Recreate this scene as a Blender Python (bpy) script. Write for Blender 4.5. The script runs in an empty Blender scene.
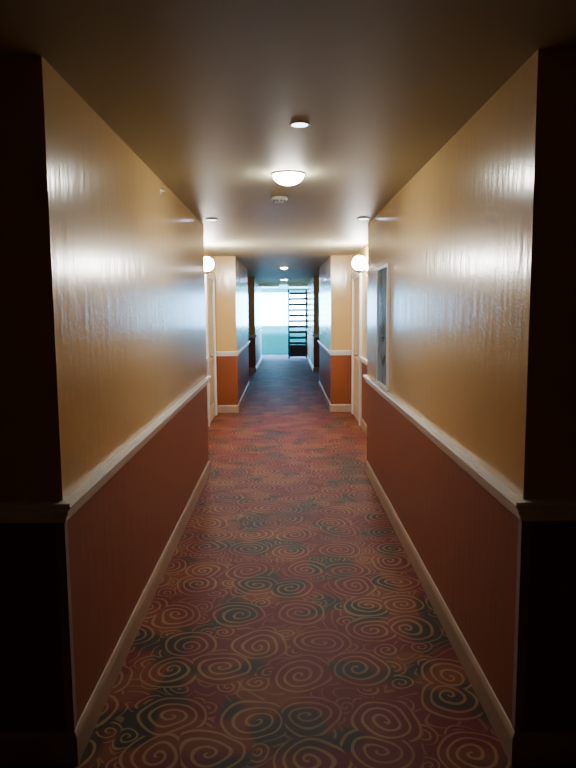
import bpy, bmesh, math
from mathutils import Vector, Matrix

scene = bpy.context.scene
COL = scene.collection

# ------------------------------------------------------------------ helpers
def link(o, parent=None):
    COL.objects.link(o)
    if parent is not None:
        o.parent = parent
    return o

def mesh_obj(name, bm, mat=None, parent=None, smooth=False, mats=None):
    bmesh.ops.recalc_face_normals(bm, faces=bm.faces[:])
    me = bpy.data.meshes.new(name)
    bm.to_mesh(me); bm.free()
    if smooth:
        for p in me.polygons: p.use_smooth = True
    o = bpy.data.objects.new(name, me)
    if mats:
        for m in mats: me.materials.append(m)
    elif mat: me.materials.append(mat)
    return link(o, parent)

def empty(name, loc=(0, 0, 0)):
    e = bpy.data.objects.new(name, None)
    e.location = loc
    e.empty_display_size = 0.1
    return link(e)

def add_box(bm, x0, x1, y0, y1, z0, z1, mi=0):
    vs = [bm.verts.new(p) for p in [(x0,y0,z0),(x1,y0,z0),(x1,y1,z0),(x0,y1,z0),
                                    (x0,y0,z1),(x1,y0,z1),(x1,y1,z1),(x0,y1,z1)]]
    for f in [(0,3,2,1),(4,5,6,7),(0,1,5,4),(1,2,6,5),(2,3,7,6),(3,0,4,7)]:
        fa = bm.faces.new([vs[i] for i in f]); fa.material_index = mi

def box(name, x0, x1, y0, y1, z0, z1, mat, parent=None, bevel=0.0):
    bm = bmesh.new(); add_box(bm, x0, x1, y0, y1, z0, z1)
    if bevel > 0:
        bmesh.ops.bevel(bm, geom=bm.edges[:], offset=bevel, segments=2, affect='EDGES')
    return mesh_obj(name, bm, mat, parent)

def lathe(name, prof, mat, loc, parent=None, seg=40, axis='Z', mats=None, mis=None):
    """prof: list of (r,z) revolved about Z"""
    bm = bmesh.new(); rings = []
    for r, z in prof:
        if r < 1e-6: rings.append([bm.verts.new((0, 0, z))])
        else: rings.append([bm.verts.new((r*math.cos(2*math.pi*i/seg), r*math.sin(2*math.pi*i/seg), z)) for i in range(seg)])
    for k in range(len(rings)-1):
        a, b = rings[k], rings[k+1]
        for i in range(seg):
            j = (i+1) % seg
            if len(a) == 1 and len(b) == 1: continue
            if len(a) == 1: f = bm.faces.new((a[0], b[i], b[j]))
            elif len(b) == 1: f = bm.faces.new((a[i], a[j], b[0]))
            else: f = bm.faces.new((a[i], a[j], b[j], b[i]))
            if mis: f.material_index = mis[k]
    if axis == 'X':
        bmesh.ops.rotate(bm, verts=bm.verts[:], cent=(0,0,0), matrix=Matrix.Rotation(math.pi/2, 3, 'Y'))
    if axis == '-X':
        bmesh.ops.rotate(bm, verts=bm.verts[:], cent=(0,0,0), matrix=Matrix.Rotation(-math.pi/2, 3, 'Y'))
    o = mesh_obj(name, bm, mat, parent, smooth=True, mats=mats)
    o.location = loc
    return o

def offset_poly(pts, d, side):
    """offset an open polyline to left(+1)/right(-1) of travel by d with mitres"""
    out = []
    n = len(pts)
    for i in range(n):
        p = Vector(pts[i])
        dirs = []
        if i > 0: dirs.append((p-Vector(pts[i-1])).normalized())
        if i < n-1: dirs.append((Vector(pts[i+1])-p).normalized())
        ns = [Vector((-v.y, v.x))*side for v in dirs]
        if len(ns) == 1: out.append(p+ns[0]*d)
        else:
            m = (ns[0]+ns[1]); m.normalize()
            out.append(p+m*(d/max(0.2, m.dot(ns[0]))))
    return out

def sweep(bm, pts, prof, side):
    """prof closed list of (out, z); out measured into the room"""
    rings = []
    cols = [offset_poly(pts, o, side) for o, z in prof]
    for i in range(len(pts)):
        rings.append([bm.verts.new((cols[k][i].x, cols[k][i].y, prof[k][1])) for k in range(len(prof))])
    m = len(prof)
    for i in range(len(rings)-1):
        for k in range(m):
            bm.faces.new((rings[i][k], rings[i][(k+1) % m], rings[i+1][(k+1) % m], rings[i+1][k]))
    bm.faces.new(rings[0]); bm.faces.new(list(reversed(rings[-1])))

# ------------------------------------------------------------------ node helpers
class NT:
    def __init__(self, name):
        self.m = bpy.data.materials.new(name); self.m.use_nodes = True
        self.t = self.m.node_tree; self.t.nodes.clear()
        self.out = self.t.nodes.new('ShaderNodeOutputMaterial')
    def n(self, typ, **kw):
        nd = self.t.nodes.new(typ)
        for k, v in kw.items(): setattr(nd, k, v)
        return nd
    def l(self, a, b): self.t.links.new(a, b)
    def setin(self, sock, v):
        if hasattr(v, 'is_linked') or isinstance(v, bpy.types.NodeSocket): self.l(v, sock)
        else: sock.default_value = v
    def math(self, op, a, b=None, c=None, clamp=False):
        nd = self.n('ShaderNodeMath', operation=op); nd.use_clamp = clamp
        self.setin(nd.inputs[0], a)
        if b is not None: self.setin(nd.inputs[1], b)
        if c is not None: self.setin(nd.inputs[2], c)
        return nd.outputs[0]
    def vmath(self, op, a, b=None):
        nd = self.n('ShaderNodeVectorMath', operation=op)
        self.setin(nd.inputs[0], a)
        if b is not None: self.setin(nd.inputs[1], b)
        return nd.outputs['Value'] if op == 'LENGTH' else nd.outputs[0]
    def mix(self, fac, a, b):
        nd = self.n('ShaderNodeMix', data_type='RGBA')
        self.setin(nd.inputs[0], fac); self.setin(nd.inputs[6], a); self.setin(nd.inputs[7], b)
        return nd.outputs[2]
    def smooth(self, v, lo, hi):
        nd = self.n('ShaderNodeMapRange', interpolation_type='SMOOTHSTEP')
        self.setin(nd.inputs[0], v); nd.inputs[1].default_value = lo; nd.inputs[2].default_value = hi
        nd.inputs[3].default_value = 0; nd.inputs[4].default_value = 1
        return nd.outputs[0]
    def noise(self, vec, scale, detail=3, rough=0.5):
        nd = self.n('ShaderNodeTexNoise'); self.l(vec, nd.inputs['Vector'])
        nd.inputs['Scale'].default_value = scale; nd.inputs['Detail'].default_value = detail
        nd.inputs['Roughness'].default_value = rough
        return nd
    def pos(self): return self.n('ShaderNodeNewGeometry').outputs['Position']
    def bsdf(self, col, rough=0.5, spec=0.5, metal=0.0, bump=None, bstr=0.1, bdist=0.002):
        b = self.n('ShaderNodeBsdfPrincipled')
        self.setin(b.inputs['Base Color'], col); self.setin(b.inputs['Roughness'], rough)
        b.inputs['Specular IOR Level'].default_value = spec
        b.inputs['Metallic'].default_value = metal
        if bump is not None:
            bp = self.n('ShaderNodeBump'); bp.inputs['Strength'].default_value = bstr
            bp.inputs['Distance'].default_value = bdist
            self.l(bump, bp.inputs['Height']); self.l(bp.outputs[0], b.inputs['Normal'])
        self.l(b.outputs[0], self.out.inputs[0]); return b

def simple(name, col, rough=0.5, spec=0.5, metal=0.0, nscale=12, var=0.06):
    t = NT(name); nz = t.noise(t.pos(), nscale, 4)
    dark = tuple(c*(1-var*2) for c in col[:3])+(1,)
    c = t.mix(nz.outputs[0], dark, tuple(col[:3])+(1,))
    t.bsdf(c, rough, spec, metal, bump=nz.outputs[0], bstr=0.05)
    return t.m

def emit(name, col, s):
    t = NT(name); e = t.n('ShaderNodeEmission')
    e.inputs[0].default_value = (*col, 1); e.inputs[1].default_value = s
    t.l(e.outputs[0], t.out.inputs[0]); return t.m

RAIL_Z = 0.93
# painted wall: ochre above the chair rail, oxblood below
def wall_mat():
    t = NT('painted_wall_two_tone'); p = t.pos()
    sx = t.n('ShaderNodeSeparateXYZ'); t.l(p, sx.inputs[0])
    lower = t.math('LESS_THAN', sx.outputs[2], RAIL_Z)
    cloud = t.noise(p, 1.1, 1, 0.5)
    roller = t.noise(t.vmath('MULTIPLY', p, (1.0, 1.0, 0.22)), 16, 3, 0.55)
    up = t.mix(cloud.outputs[0], (0.56, 0.37, 0.135, 1), (0.60, 0.40, 0.155, 1))
    lo = t.mix(cloud.outputs[0], (0.22, 0.055, 0.018, 1), (0.24, 0.062, 0.021, 1))
    c = t.mix(lower, up, lo)
    r = t.math('MULTIPLY_ADD', lower, 0.22, 0.19)
    t.bsdf(c, r, 0.5, bump=roller.outputs[0], bstr=0.6, bdist=0.004)
    return t.m

def ceiling_mat():
    t = NT('ceiling_paint'); p = t.pos()
    n1 = t.noise(p, 90, 5, 0.7)
    n2 = t.noise(p, 1.5, 3)
    c = t.mix(n2.outputs[0], (0.41, 0.38, 0.26, 1), (0.44, 0.41, 0.28, 1))
    t.bsdf(c, 0.55, 0.28, bump=n1.outputs[0], bstr=0.15, bdist=0.002)
    return t.m

def carpet_mat():
    t = NT('swirl_patterned_carpet'); p = t.pos()
    sx = t.n('ShaderNodeSeparateXYZ'); t.l(p, sx.inputs[0])
    cb = t.n('ShaderNodeCombineXYZ'); t.l(sx.outputs[0], cb.inputs[0]); t.l(sx.outputs[1], cb.inputs[1])
    flat = cb.outputs[0]
    w = t.noise(flat, 3.5, 1)
    wv = t.vmath('SUBTRACT', w.outputs['Color'], (0.5, 0.5, 0.5))
    wv = t.vmath('MULTIPLY', wv, (0.11, 0.11, 0.0))
    q = t.vmath('ADD', flat, wv)
    def spiral(scale, rnd, R, pitch, off, lw):
        v = t.n('ShaderNodeTexVoronoi', voronoi_dimensions='2D', feature='F1')
        qq = t.vmath('ADD', q, off)
        t.l(qq, v.inputs['Vector']); v.inputs['Scale'].default_value = scale
        v.inputs['Randomness'].default_value = rnd
        d = t.vmath('SUBTRACT', qq, v.outputs['Position'])
        s = t.n('ShaderNodeSeparateXYZ'); t.l(d, s.inputs[0])
        sc = t.n('ShaderNodeSeparateColor'); t.l(v.outputs['Color'], sc.inputs[0])
        th = t.math('DIVIDE', t.math('ARCTAN2', s.outputs[1], s.outputs[0]), 2*math.pi)
        sign = t.math('SUBTRACT', t.math('MULTIPLY', t.math('GREATER_THAN', sc.outputs[0], 0.5), 2.0), 1.0)
        r = t.vmath('LENGTH', d)
        ph = t.math('ADD', t.math('ADD', t.math('DIVIDE', r, pitch), t.math('MULTIPLY', th, sign)), sc.outputs[1])
        fr = t.math('ABSOLUTE', t.math('SUBTRACT', t.math('FRACT', ph), 0.5))
        lwv = t.math('MULTIPLY_ADD', w.outputs[0], lw*0.8, lw*0.6)
        line = t.math('SUBTRACT', 1.0, t.smooth(t.math('DIVIDE', fr, lwv), 0.6, 1.3))
        inside = t.math('SUBTRACT', 1.0, t.smooth(r, R*0.93, R))
        return t.math('MULTIPLY', line, inside), inside, sc.outputs[2]
    s1, in1, rc1 = spiral(3.3, 0.55, 0.153, 0.042, (0, 0, 0), 0.15)
    s2, in2, rc2 = spiral(6.4, 0.6, 0.068, 0.030, (0.33, 0.17, 0), 0.16)
    s2 = t.math('MULTIPLY', s2, t.math('SUBTRACT', 1.0, in1))
    cn = t.noise(q, 4.4, 0)
    k = t.math('FRACT', t.math('MULTIPLY', cn.outputs[0], 8.0))
    kk = t.math('ABSOLUTE', t.math('SUBTRACT', k, 0.5))
    ten = t.math('SUBTRACT', 1.0, t.smooth(kk, 0.05, 0.10))
    out_m = t.math('MULTIPLY', t.math('SUBTRACT', 1.0, in1), t.math('SUBTRACT', 1.0, in2))
    ten = t.math('MULTIPLY', ten, out_m)
    lines = t.math('MAXIMUM', t.math('MAXIMUM', s1, s2), t.math('MULTIPLY', ten, 0.7))
    # ground colour blotches
    g1 = t.noise(q, 2.3, 1); g2 = t.noise(t.vmath('ADD', q, (7.3, 2.1, 0)), 2.6, 1)
    g3 = t.noise(t.vmath('ADD', q, (1.7, 9.4, 0)), 3.0, 1)
    base = t.mix(t.smooth(g1.outputs[0], 0.38, 0.46), (0.030, 0.018, 0.007, 1), (0.15, 0.011, 0.008, 1))
    base = t.mix(t.smooth(g2.outputs[0], 0.52, 0.62), base, (0.20, 0.045, 0.009, 1))
    base = t.mix(t.smooth(g3.outputs[0], 0.58, 0.66), base, (0.026, 0.020, 0.008, 1))
    lc = t.mix(t.smooth(g2.outputs[0], 0.35, 0.6), (0.34, 0.17, 0.085, 1), (0.46, 0.27, 0.11, 1))
    c = t.mix(t.math('MULTIPLY', lines, 0.62), base, lc)
    pile = t.noise(flat, 300, 2)
    c = t.mix(t.math('MULTIPLY', pile.outputs[0], 0.3), c, (0.025, 0.007, 0.005, 1))
    b = t.bsdf(c, 0.66, 0.24, bump=pile.outputs[0], bstr=0.4, bdist=0.003)
    b.inputs['Sheen Weight'].default_value = 0.10
    b.inputs['Sheen Roughness'].default_value = 0.35
    b.inputs['Sheen Tint'].default_value = (0.75, 0.5, 0.9, 1)
    return t.m

M_WALL = wall_mat(); M_CEIL = ceiling_mat(); M_CARPET = carpet_mat()
M_TRIM = simple('white_trim_paint', (0.84, 0.85, 0.85), 0.35)
M_BASE = simple('baseboard_beige_paint', (0.40, 0.28, 0.20), 0.4)
M_DOOR = simple('door_cream_paint', (0.70, 0.58, 0.40), 0.4)
M_METAL = simple('brushed_metal', (0.6, 0.58, 0.55), 0.3, metal=1.0)
M_PLASTIC = simple('white_plastic', (0.6, 0.6, 0.58), 0.4)
M_DARKPL = simple('dark_plastic', (0.03, 0.03, 0.03), 0.4)
M_GUARD = simple('corner_guard_vinyl', (0.30, 0.24, 0.25), 0.35)
M_RACK = simple('dark_rack_wood', (0.030, 0.020, 0.018), 0.5)
M_TEAL = simple('teal_carpet', (0.0, 0.135, 0.11), 0.9, spec=.0, nscale=30, var=0.15)
M_ROOM = simple('teal_room_paint', (0.04, 0.34, 0.34), 0.5)
M_DOWN = emit('downlight_diffuser_glow', (1.0, 0.97, 0.86), 160)
M_DOWN2 = emit('small_downlight_glow', (0.70, 0.86, 1.0), 9.0)
M_DOWN3 = emit('far_downlight_glow', (1.0, 0.92, 0.82), 120)
M_COOL_FILL = emit('cool_fill_glow', (0.38, 0.52, 1.0), 260)  # bluish glow for the added fill light in the far stretch
M_LOBBY_FILL = emit('lobby_fill_glow', (1.0, 0.75, 0.5), 14)  # weak warm glow for the added fill behind the camera
M_SCONCE = emit('sconce_globe_glow', (1.0, 0.95, 0.88), 360)
M_DAY = emit('daylight_pane', (0.22, 0.60, 1.0), 65.0)
M_EXIT = emit('exit_sign_face_glow', (0.2, 0.9, 1.0), 5.0)

CEIL = 2.43
XL, XR = -0.77, 0.81
YL, YR = 2.22, 2.19
# ------------------------------------------------------------------ walls
left_pts = [(-2.6, YL), (XL, YL), (XL, 6.47), (-1.08, 6.47), (-1.08, 10.3), (-0.75, 10.3),
            (-0.75, 13.7), (-1.02, 13.7), (-1.02, 16.9), (-0.75, 16.9), (-0.75, 21.5), (-4.5, 21.5)]
right_pts = [(2.6, YR), (XR, YR), (XR, 6.47), (1.055, 6.47), (1.055, 10.3), (0.72, 10.3),
             (0.72, 13.7), (0.98, 13.7), (0.98, 16.9), (0.74, 16.9), (0.74, 21.5), (4.5, 21.5)]

def wall(name, pts, side, h, mat):
    bm = bmesh.new()
    inner = [Vector(p) for p in pts]; outer = offset_poly(pts, 0.10, -side)
    for i in range(len(pts)-1):
        a, b, c, d = inner[i], inner[i+1], outer[i+1], outer[i]
        vs = [bm.verts.new((v.x, v.y, z)) for z in (0, h) for v in (a, b, c, d)]
        for f in [(0,1,2,3),(4,7,6,5),(0,4,5,1),(2,6,7,3)]: bm.faces.new([vs[k] for k in f])
        if i == 0: bm.faces.new([vs[k] for k in (0,3,7,4)])
        if i == len(pts)-2: bm.faces.new([vs[k] for k in (1,5,6,2)])
    bmesh.ops.remove_doubles(bm, verts=bm.verts[:], dist=1e-5)
    return mesh_obj(name, bm, mat)
wall('wall_left', left_pts, -1, CEIL, M_WALL)
wall('wall_right', right_pts, 1, CEIL, M_WALL)
wall('wall_back', [(-2.6, YL+.1), (-2.6, -2.5), (2.6, -2.5), (2.6, YR+.1)], 1, CEIL, M_WALL)

box('floor', -2.7, 2.7, -2.6, 23.4, -0.05, 0.0, M_CARPET)
box('ceiling', -2.7, 2.7, -2.6, 21.6, CEIL, CEIL+0.05, M_CEIL)

# ------------------------------------------------------------------ trims
RAILP = [(0, .893), (.008, .893), (.012, .903), (.014, .915), (.022, .922), (.024, .938),
         (.034, .946), (.038, .956), (.034, .966), (.0, .968)]
BASEP = [(0, 0), (.016, 0), (.016, .095), (.012, .108), (.006, .118), (0, .120)]
def runs(pts, openings):
    out = []; cur = [pts[0]]
    for i in range(len(pts)-1):
        for s, y0, y1 in openings:
            if s == i:
                x = pts[i][0]
                cur.append((x, y0)); out.append(cur); cur = [(x, y1)]
        cur.append(pts[i+1])
    out.append(cur); return out
D1 = (9.02, 10.12)
D2 = (14.6, 15.7)
opL = [(3, *D1), (7, *D2)]
for nm_r, nm_b, pts, side, op in [('trim_1', 'baseboard_left', left_pts, -1, opL), ('trim_2', 'baseboard_right', right_pts, 1, opL)]:
    bmr = bmesh.new(); bmb = bmesh.new()
    for r in runs(pts, op):
        sweep(bmr, r, RAILP, side); sweep(bmb, r, BASEP, side)
    mesh_obj(nm_r, bmr, M_TRIM); mesh_obj(nm_b, bmb, M_BASE)

def guard(name, x, y, s):
    bm = bmesh.new(); t = 0.004; w = 0.028
    prof = [(x, y), (x - s*w, y), (x - s*w, y-t), (x+s*t, y-t), (x+s*t, y+w), (x, y+w)]
    lo = [bm.verts.new((a, b, .120)) for a, b in prof]; hi = [bm.verts.new((a, b, .893)) for a, b in prof]
    bm.faces.new(lo); bm.faces.new(hi)
    for i in range(6): bm.faces.new((lo[i], lo[(i+1) % 6], hi[(i+1) % 6], hi[i]))
    mesh_obj(name, bm, M_GUARD)
guard('corner_guard', XL, YL, 1)
guard('corner_guard.001', XR, YR, -1)

# ------------------------------------------------------------------ doors (on recess side walls)
def door(name, x, s, y0, y1):
    e = empty(name, (x, (y0+y1)/2, 0))
    def b(n, a0, a1, yy0, yy1, z0, z1, mat, bev=0.0):
        xs = sorted((x+s*a0, x+s*a1)); o = box(n, xs[0], xs[1], yy0, yy1, z0, z1, mat, None, bev)
        o.parent = e; o.matrix_parent_inverse = Matrix.Translation((-x, -(y0+y1)/2, 0))
    b('casing_near', 0, .03, y0, y0+.09, 0, 2.14, M_TRIM, .004)
    b('casing_far', 0, .03, y1-.09, y1, 0, 2.14, M_TRIM, .004)
    b('casing_head', 0, .03, y0+.09, y1-.09, 2.05, 2.14, M_TRIM, .004)
    b('leaf', 0, .012, y0+.09, y1-.09, .008, 2.05, M_DOOR)
    m = (y0+y1)/2
    for k, (za, zb) in enumerate([(.2, .9), (1.05, 1.92)]):
        b(f'panel_mould_bottom_{k}', .012, .02, y0+.2, y1-.2, za, za+.03, M_DOOR)
        b(f'panel_mould_top_{k}', .012, .02, y0+.2, y1-.2, zb-.03, zb, M_DOOR)
        b(f'panel_mould_near_{k}', .012, .02, y0+.2, y0+.23, za+.03, zb-.03, M_DOOR)
        b(f'panel_mould_far_{k}', .012, .02, y1-.23, y1-.2, za+.03, zb-.03, M_DOOR)
    lathe('knob', [(0,0),(.028,0),(.028,.006),(.01,.01),(.01,.04),(.026,.05),(.028,.062),(.018,.072),(0,.074)], M_METAL,
              (s*.012, (y0+.15)-m, 0.98), e, 24, 'X' if s > 0 else '-X')
door('door_1', -1.08, 1, *D1); door('door_2', 1.055, -1, *D1)
door('door_3', -1.02, 1, *D2); door('door_4', 0.98, -1, *D2)

# ------------------------------------------------------------------ ceiling fittings
def downlight(name, x, y, R, mat, drop=0.03, ring=1.22):
    e = empty(name, (x, y, CEIL))
    rd = min(.010, drop*.6+.002)
    lathe('trim_ring', [(R*1.0, 0), (R*ring, 0), (R*ring, -rd*.5), (R*(1+ring)/2, -rd), (R*1.0, -rd*.8), (R*1.0, 0)], M_PLASTIC, (0,0,0), e)
    n = 10
    pr = [(R*math.cos(a), -.003-drop*math.sin(a)) for a in [i*math.pi/2/n for i in range(n)]]+[(0, -.003-drop)]
    lathe('diffuser', [(R*.99, 0)]+pr, mat, (0,0,0), e)
downlight('ceiling_downlight', 0.03, 4.1, 0.095, M_DOWN, .065, 1.06)
downlight('ceiling_downlight.001', -.65, 6.1, 0.045, M_DOWN2, .012)
downlight('ceiling_downlight.002', .72, 6.1, 0.045, M_DOWN2, .012)
downlight('ceiling_downlight.003', 0.075, 3.03, 0.036, M_DOWN2, .003)
downlight('ceiling_downlight.004', 0.0, 13.2, 0.07, M_DOWN3, .03)
downlight('lobby_fill_light', 0.0, -1.6, 0.08, M_LOBBY_FILL, .03)  # added unseen fill behind the camera, lifts the dark near wall faces
downlight('cool_fill_light', 0.0, 18.6, 0.10, M_COOL_FILL, .015)  # added fill light, gives the far corridor floor its blue cast

sd = empty('smoke_detector', (-.03, 4.95, CEIL))
lathe('body', [(0, 0), (.058, 0), (.060, -.010), (.055, -.020), (.045, -.024), (.040, -.034), (.020, -.038), (0, -.038)], M_PLASTIC, (0,0,0), sd)
for i in range(10):
    a = i*math.pi/5
    bm = bmesh.new(); add_box(bm, .041, .047, -.005, .005, -.032, -.023)
    o = mesh_obj(f'vent_{i}', bm, M_DARKPL, sd); o.rotation_euler[2] = a

sp = empty('fire_sprinkler', (XL, 4.25, 2.36))
lathe('escutcheon', [(0,0),(.022,0),(.020,.003),(.010,.006),(.007,.016),(0,.016)], M_METAL, (0,0,0), sp, 24, 'X')
bm = bmesh.new(); add_box(bm, .015, .026, -.008, -.006, -.002, .002); add_box(bm, .015, .026, .006, .008, -.002, .002)
add_box(bm, .026, .028, -.011, .011, -.007, .007)
mesh_obj('deflector_frame', bm, M_METAL, sp)

def sconce(name, x, s, y, z):
    e = empty(name, (x, y, z))
    ax = 'X' if s > 0 else '-X'
    lathe('backplate', [(0,0),(.06,0),(.06,.008),(.045,.014),(.014,.018),(.014,.04),(0,.04)], M_METAL, (0,0,-.05), e, 32, ax)
    R = .092; n = 14
    lathe('globe', [(0, R)]+[(R*math.sin(a), R*math.cos(a)) for a in [math.pi*i/n for i in range(1, n)]]+[(0, -R)],
          M_SCONCE, (s*.108, 0, .035), e)
    lathe('cup', [(0,-.065),(.018,-.065),(.022,-.055),(.045,-.045),(.058,-.034),(.050,-.036),(0,-.056)], M_METAL, (s*.108, 0, -.022), e)
    b = bmesh.new(); add_box(b, min(s*.02, s*.108), max(s*.02, s*.108), -.007, .007, -.089, -.076)
    mesh_obj('arm', b, M_METAL, e)
sconce('wall_sconce', -1.08, 1, 8.4, 2.15)
sconce('wall_sconce.001', 1.055, -1, 8.4, 2.15)

# ------------------------------------------------------------------ glazed frame on right wall
def glass_mat():
    t = NT('dark_glazed_picture'); p = t.pos()
    n = t.noise(t.vmath('MULTIPLY', p, (1, 3, 2)), 2.2, 5, .7)
    c = t.mix(t.smooth(n.outputs[0], .38, .55), (.05, .09, .16, 1), (.38, .55, .70, 1))
    t.bsdf(c, .05, .8); return t.m
e = empty('framed_picture', (XR, 5.40, 1.47))
fy0, fy1, fz0, fz1, fw = -.29, .29, -.49, .49, .024
bm = bmesh.new()
add_box(bm, -.020, 0, fy0, fy0+fw, fz0, fz1); add_box(bm, -.020, 0, fy1-fw, fy1, fz0, fz1)
add_box(bm, -.020, 0, fy0+fw, fy1-fw, fz0, fz0+fw); add_box(bm, -.020, 0, fy0+fw, fy1-fw, fz1-fw, fz1)
mesh_obj('frame', bm, M_TRIM, e)
bm = bmesh.new(); add_box(bm, -.012, 0, fy0+fw, fy1-fw, fz0+fw, fz1-fw)
mesh_obj('glazed_print', bm, glass_mat(), e)

# ------------------------------------------------------------------ end of corridor and bright room
box('trim_3', -0.75, 0.74, 21.42, 21.58, 2.33, CEIL, M_TRIM)
box('floor_room_carpet', -4.6, 4.6, 23.4, 45.2, -.05, .0, M_TEAL)
box('floor_room_edge_left', -4.6, -2.7, 21.5, 23.4, -.05, .0, M_TEAL)
box('floor_room_edge_right', 2.7, 4.6, 21.5, 23.4, -.05, .0, M_TEAL)
box('ceiling_room', -4.6, 4.6, 21.6, 45.2, 3.0, 3.05, M_ROOM)
box('wall_room_header', -4.6, 4.6, 21.5, 21.6, CEIL+.05, 3.0, M_ROOM)

def window_wall(nm_wall, nm_win, axis, pos, a0, a1, nb):
    z0, z1 = .45, 2.75
    bmw = bmesh.new(); bmf = bmesh.new(); bmp = bmesh.new()
    def B(bm, u0, u1, d0, d1, za, zb):
        if axis == 'Y': add_box(bm, u0, u1, pos+d0, pos+d1, za, zb)
        else:
            s = 1 if pos > 0 else -1
            x = sorted((pos+s*d0, pos+s*d1)); add_box(bm, x[0], x[1], u0, u1, za, zb)
    B(bmw, a0, a1, 0, .12, 0, z0); B(bmw, a0, a1, 0, .12, z1, 3.0)
    B(bmw, a0, a0+.3, 0, .12, z0, z1); B(bmw, a1-.3, a1, 0, .12, z0, z1)
    u0, u1 = a0+.3, a1-.3
    for i in range(nb+1):
        u = u0+(u1-u0-.06)*i/nb; B(bmf, u, u+.06, .02, .10, z0, z1)
    for z in (z0, z1-.06): B(bmf, u0, u1, .03, .09, z, z+.06)
    B(bmp, u0, u1, .10, .11, z0, z1)
    mesh_obj(nm_wall, bmw, M_ROOM)
    e = empty(nm_win); mesh_obj('mullions', bmf, M_TRIM, e); mesh_obj('bright_panes', bmp, M_DAY, e)
window_wall('wall_far', 'window_1', 'Y', 45.0, -4.5, 4.5, 4)
window_wall('wall_room_left', 'fill_window_left', 'X', -4.5, 21.6, 45.0, 10)  # unseen glowing side panes, added to send blue light towards the corridor
window_wall('wall_room_right', 'fill_window_right', 'X', 4.5, 21.6, 45.0, 10)  # opposite set of added panes, out of view, more blue fill

# shelving rack standing in the mouth of the corridor
e = empty('shelving_rack', (.43, 21.78, 0))
bm = bmesh.new(); W, Dp, H = .29, .17, 2.22
for sx_ in (-1, 1):
    for sy in (-1, 1):
        add_box(bm, sx_*W-.025, sx_*W+.025, sy*Dp-.02, sy*Dp+.02, 0, H)
mesh_obj('posts', bm, M_RACK, e)
bm = bmesh.new()
for i in range(10):
    z = .46+i*.18
    add_box(bm, -W+.025, W-.025, -Dp, Dp, z, z+.075)
    for sx_ in (-1, 1): add_box(bm, sx_*W-.012, sx_*W+.012, -Dp+.02, Dp-.02, z-.02, z+.09)
mesh_obj('shelves', bm, M_RACK, e)
bm = bmesh.new(); add_box(bm, -W+.025, W-.025, -Dp, Dp, .06, .44)
bmesh.ops.bevel(bm, geom=bm.edges[:], offset=.008, segments=2, affect='EDGES')
mesh_obj('base_cabinet', bm, M_RACK, e)
bm = bmesh.new(); add_box(bm, -W-.03, W+.03, -Dp-.03, Dp+.03, H, H+.03)
mesh_obj('top_board', bm, M_RACK, e)

# exit sign under the end header
e = empty('exit_sign', (-.02, 21.3, CEIL))
bm = bmesh.new(); add_box(bm, -.15, .15, -.025, .025, -.20, -.03); add_box(bm, -.02, .02, -.015, .015, -.03, 0)
mesh_obj('housing', bm, M_PLASTIC, e)
bm = bmesh.new(); add_box(bm, -.135, .135, -.028, -.025, -.185, -.045); mesh_obj('face', bm, M_EXIT, e)

# ------------------------------------------------------------------ world
w = bpy.data.worlds.new('World'); scene.world = w; w.use_nodes = True
w.node_tree.nodes['Background'].inputs[0].default_value = (.02, .03, .05, 1)
w.node_tree.nodes['Background'].inputs[1].default_value = .1

# ------------------------------------------------------------------ camera
cam = bpy.data.cameras.new('camera'); co = bpy.data.objects.new('camera', cam); COL.objects.link(co)
cam.sensor_fit = 'VERTICAL'; cam.sensor_height = 24; cam.lens = 24*660/768
cam.clip_start = .05; cam.clip_end = 200
R = Matrix.Rotation(math.radians(-.26), 4, 'Z') @ Matrix.Rotation(math.radians(90-6.5), 4, 'X') @ Matrix.Rotation(math.radians(-.45), 4, 'Z')
co.matrix_world = Matrix.Translation((0, 0, 1.62)) @ R
scene.camera = co
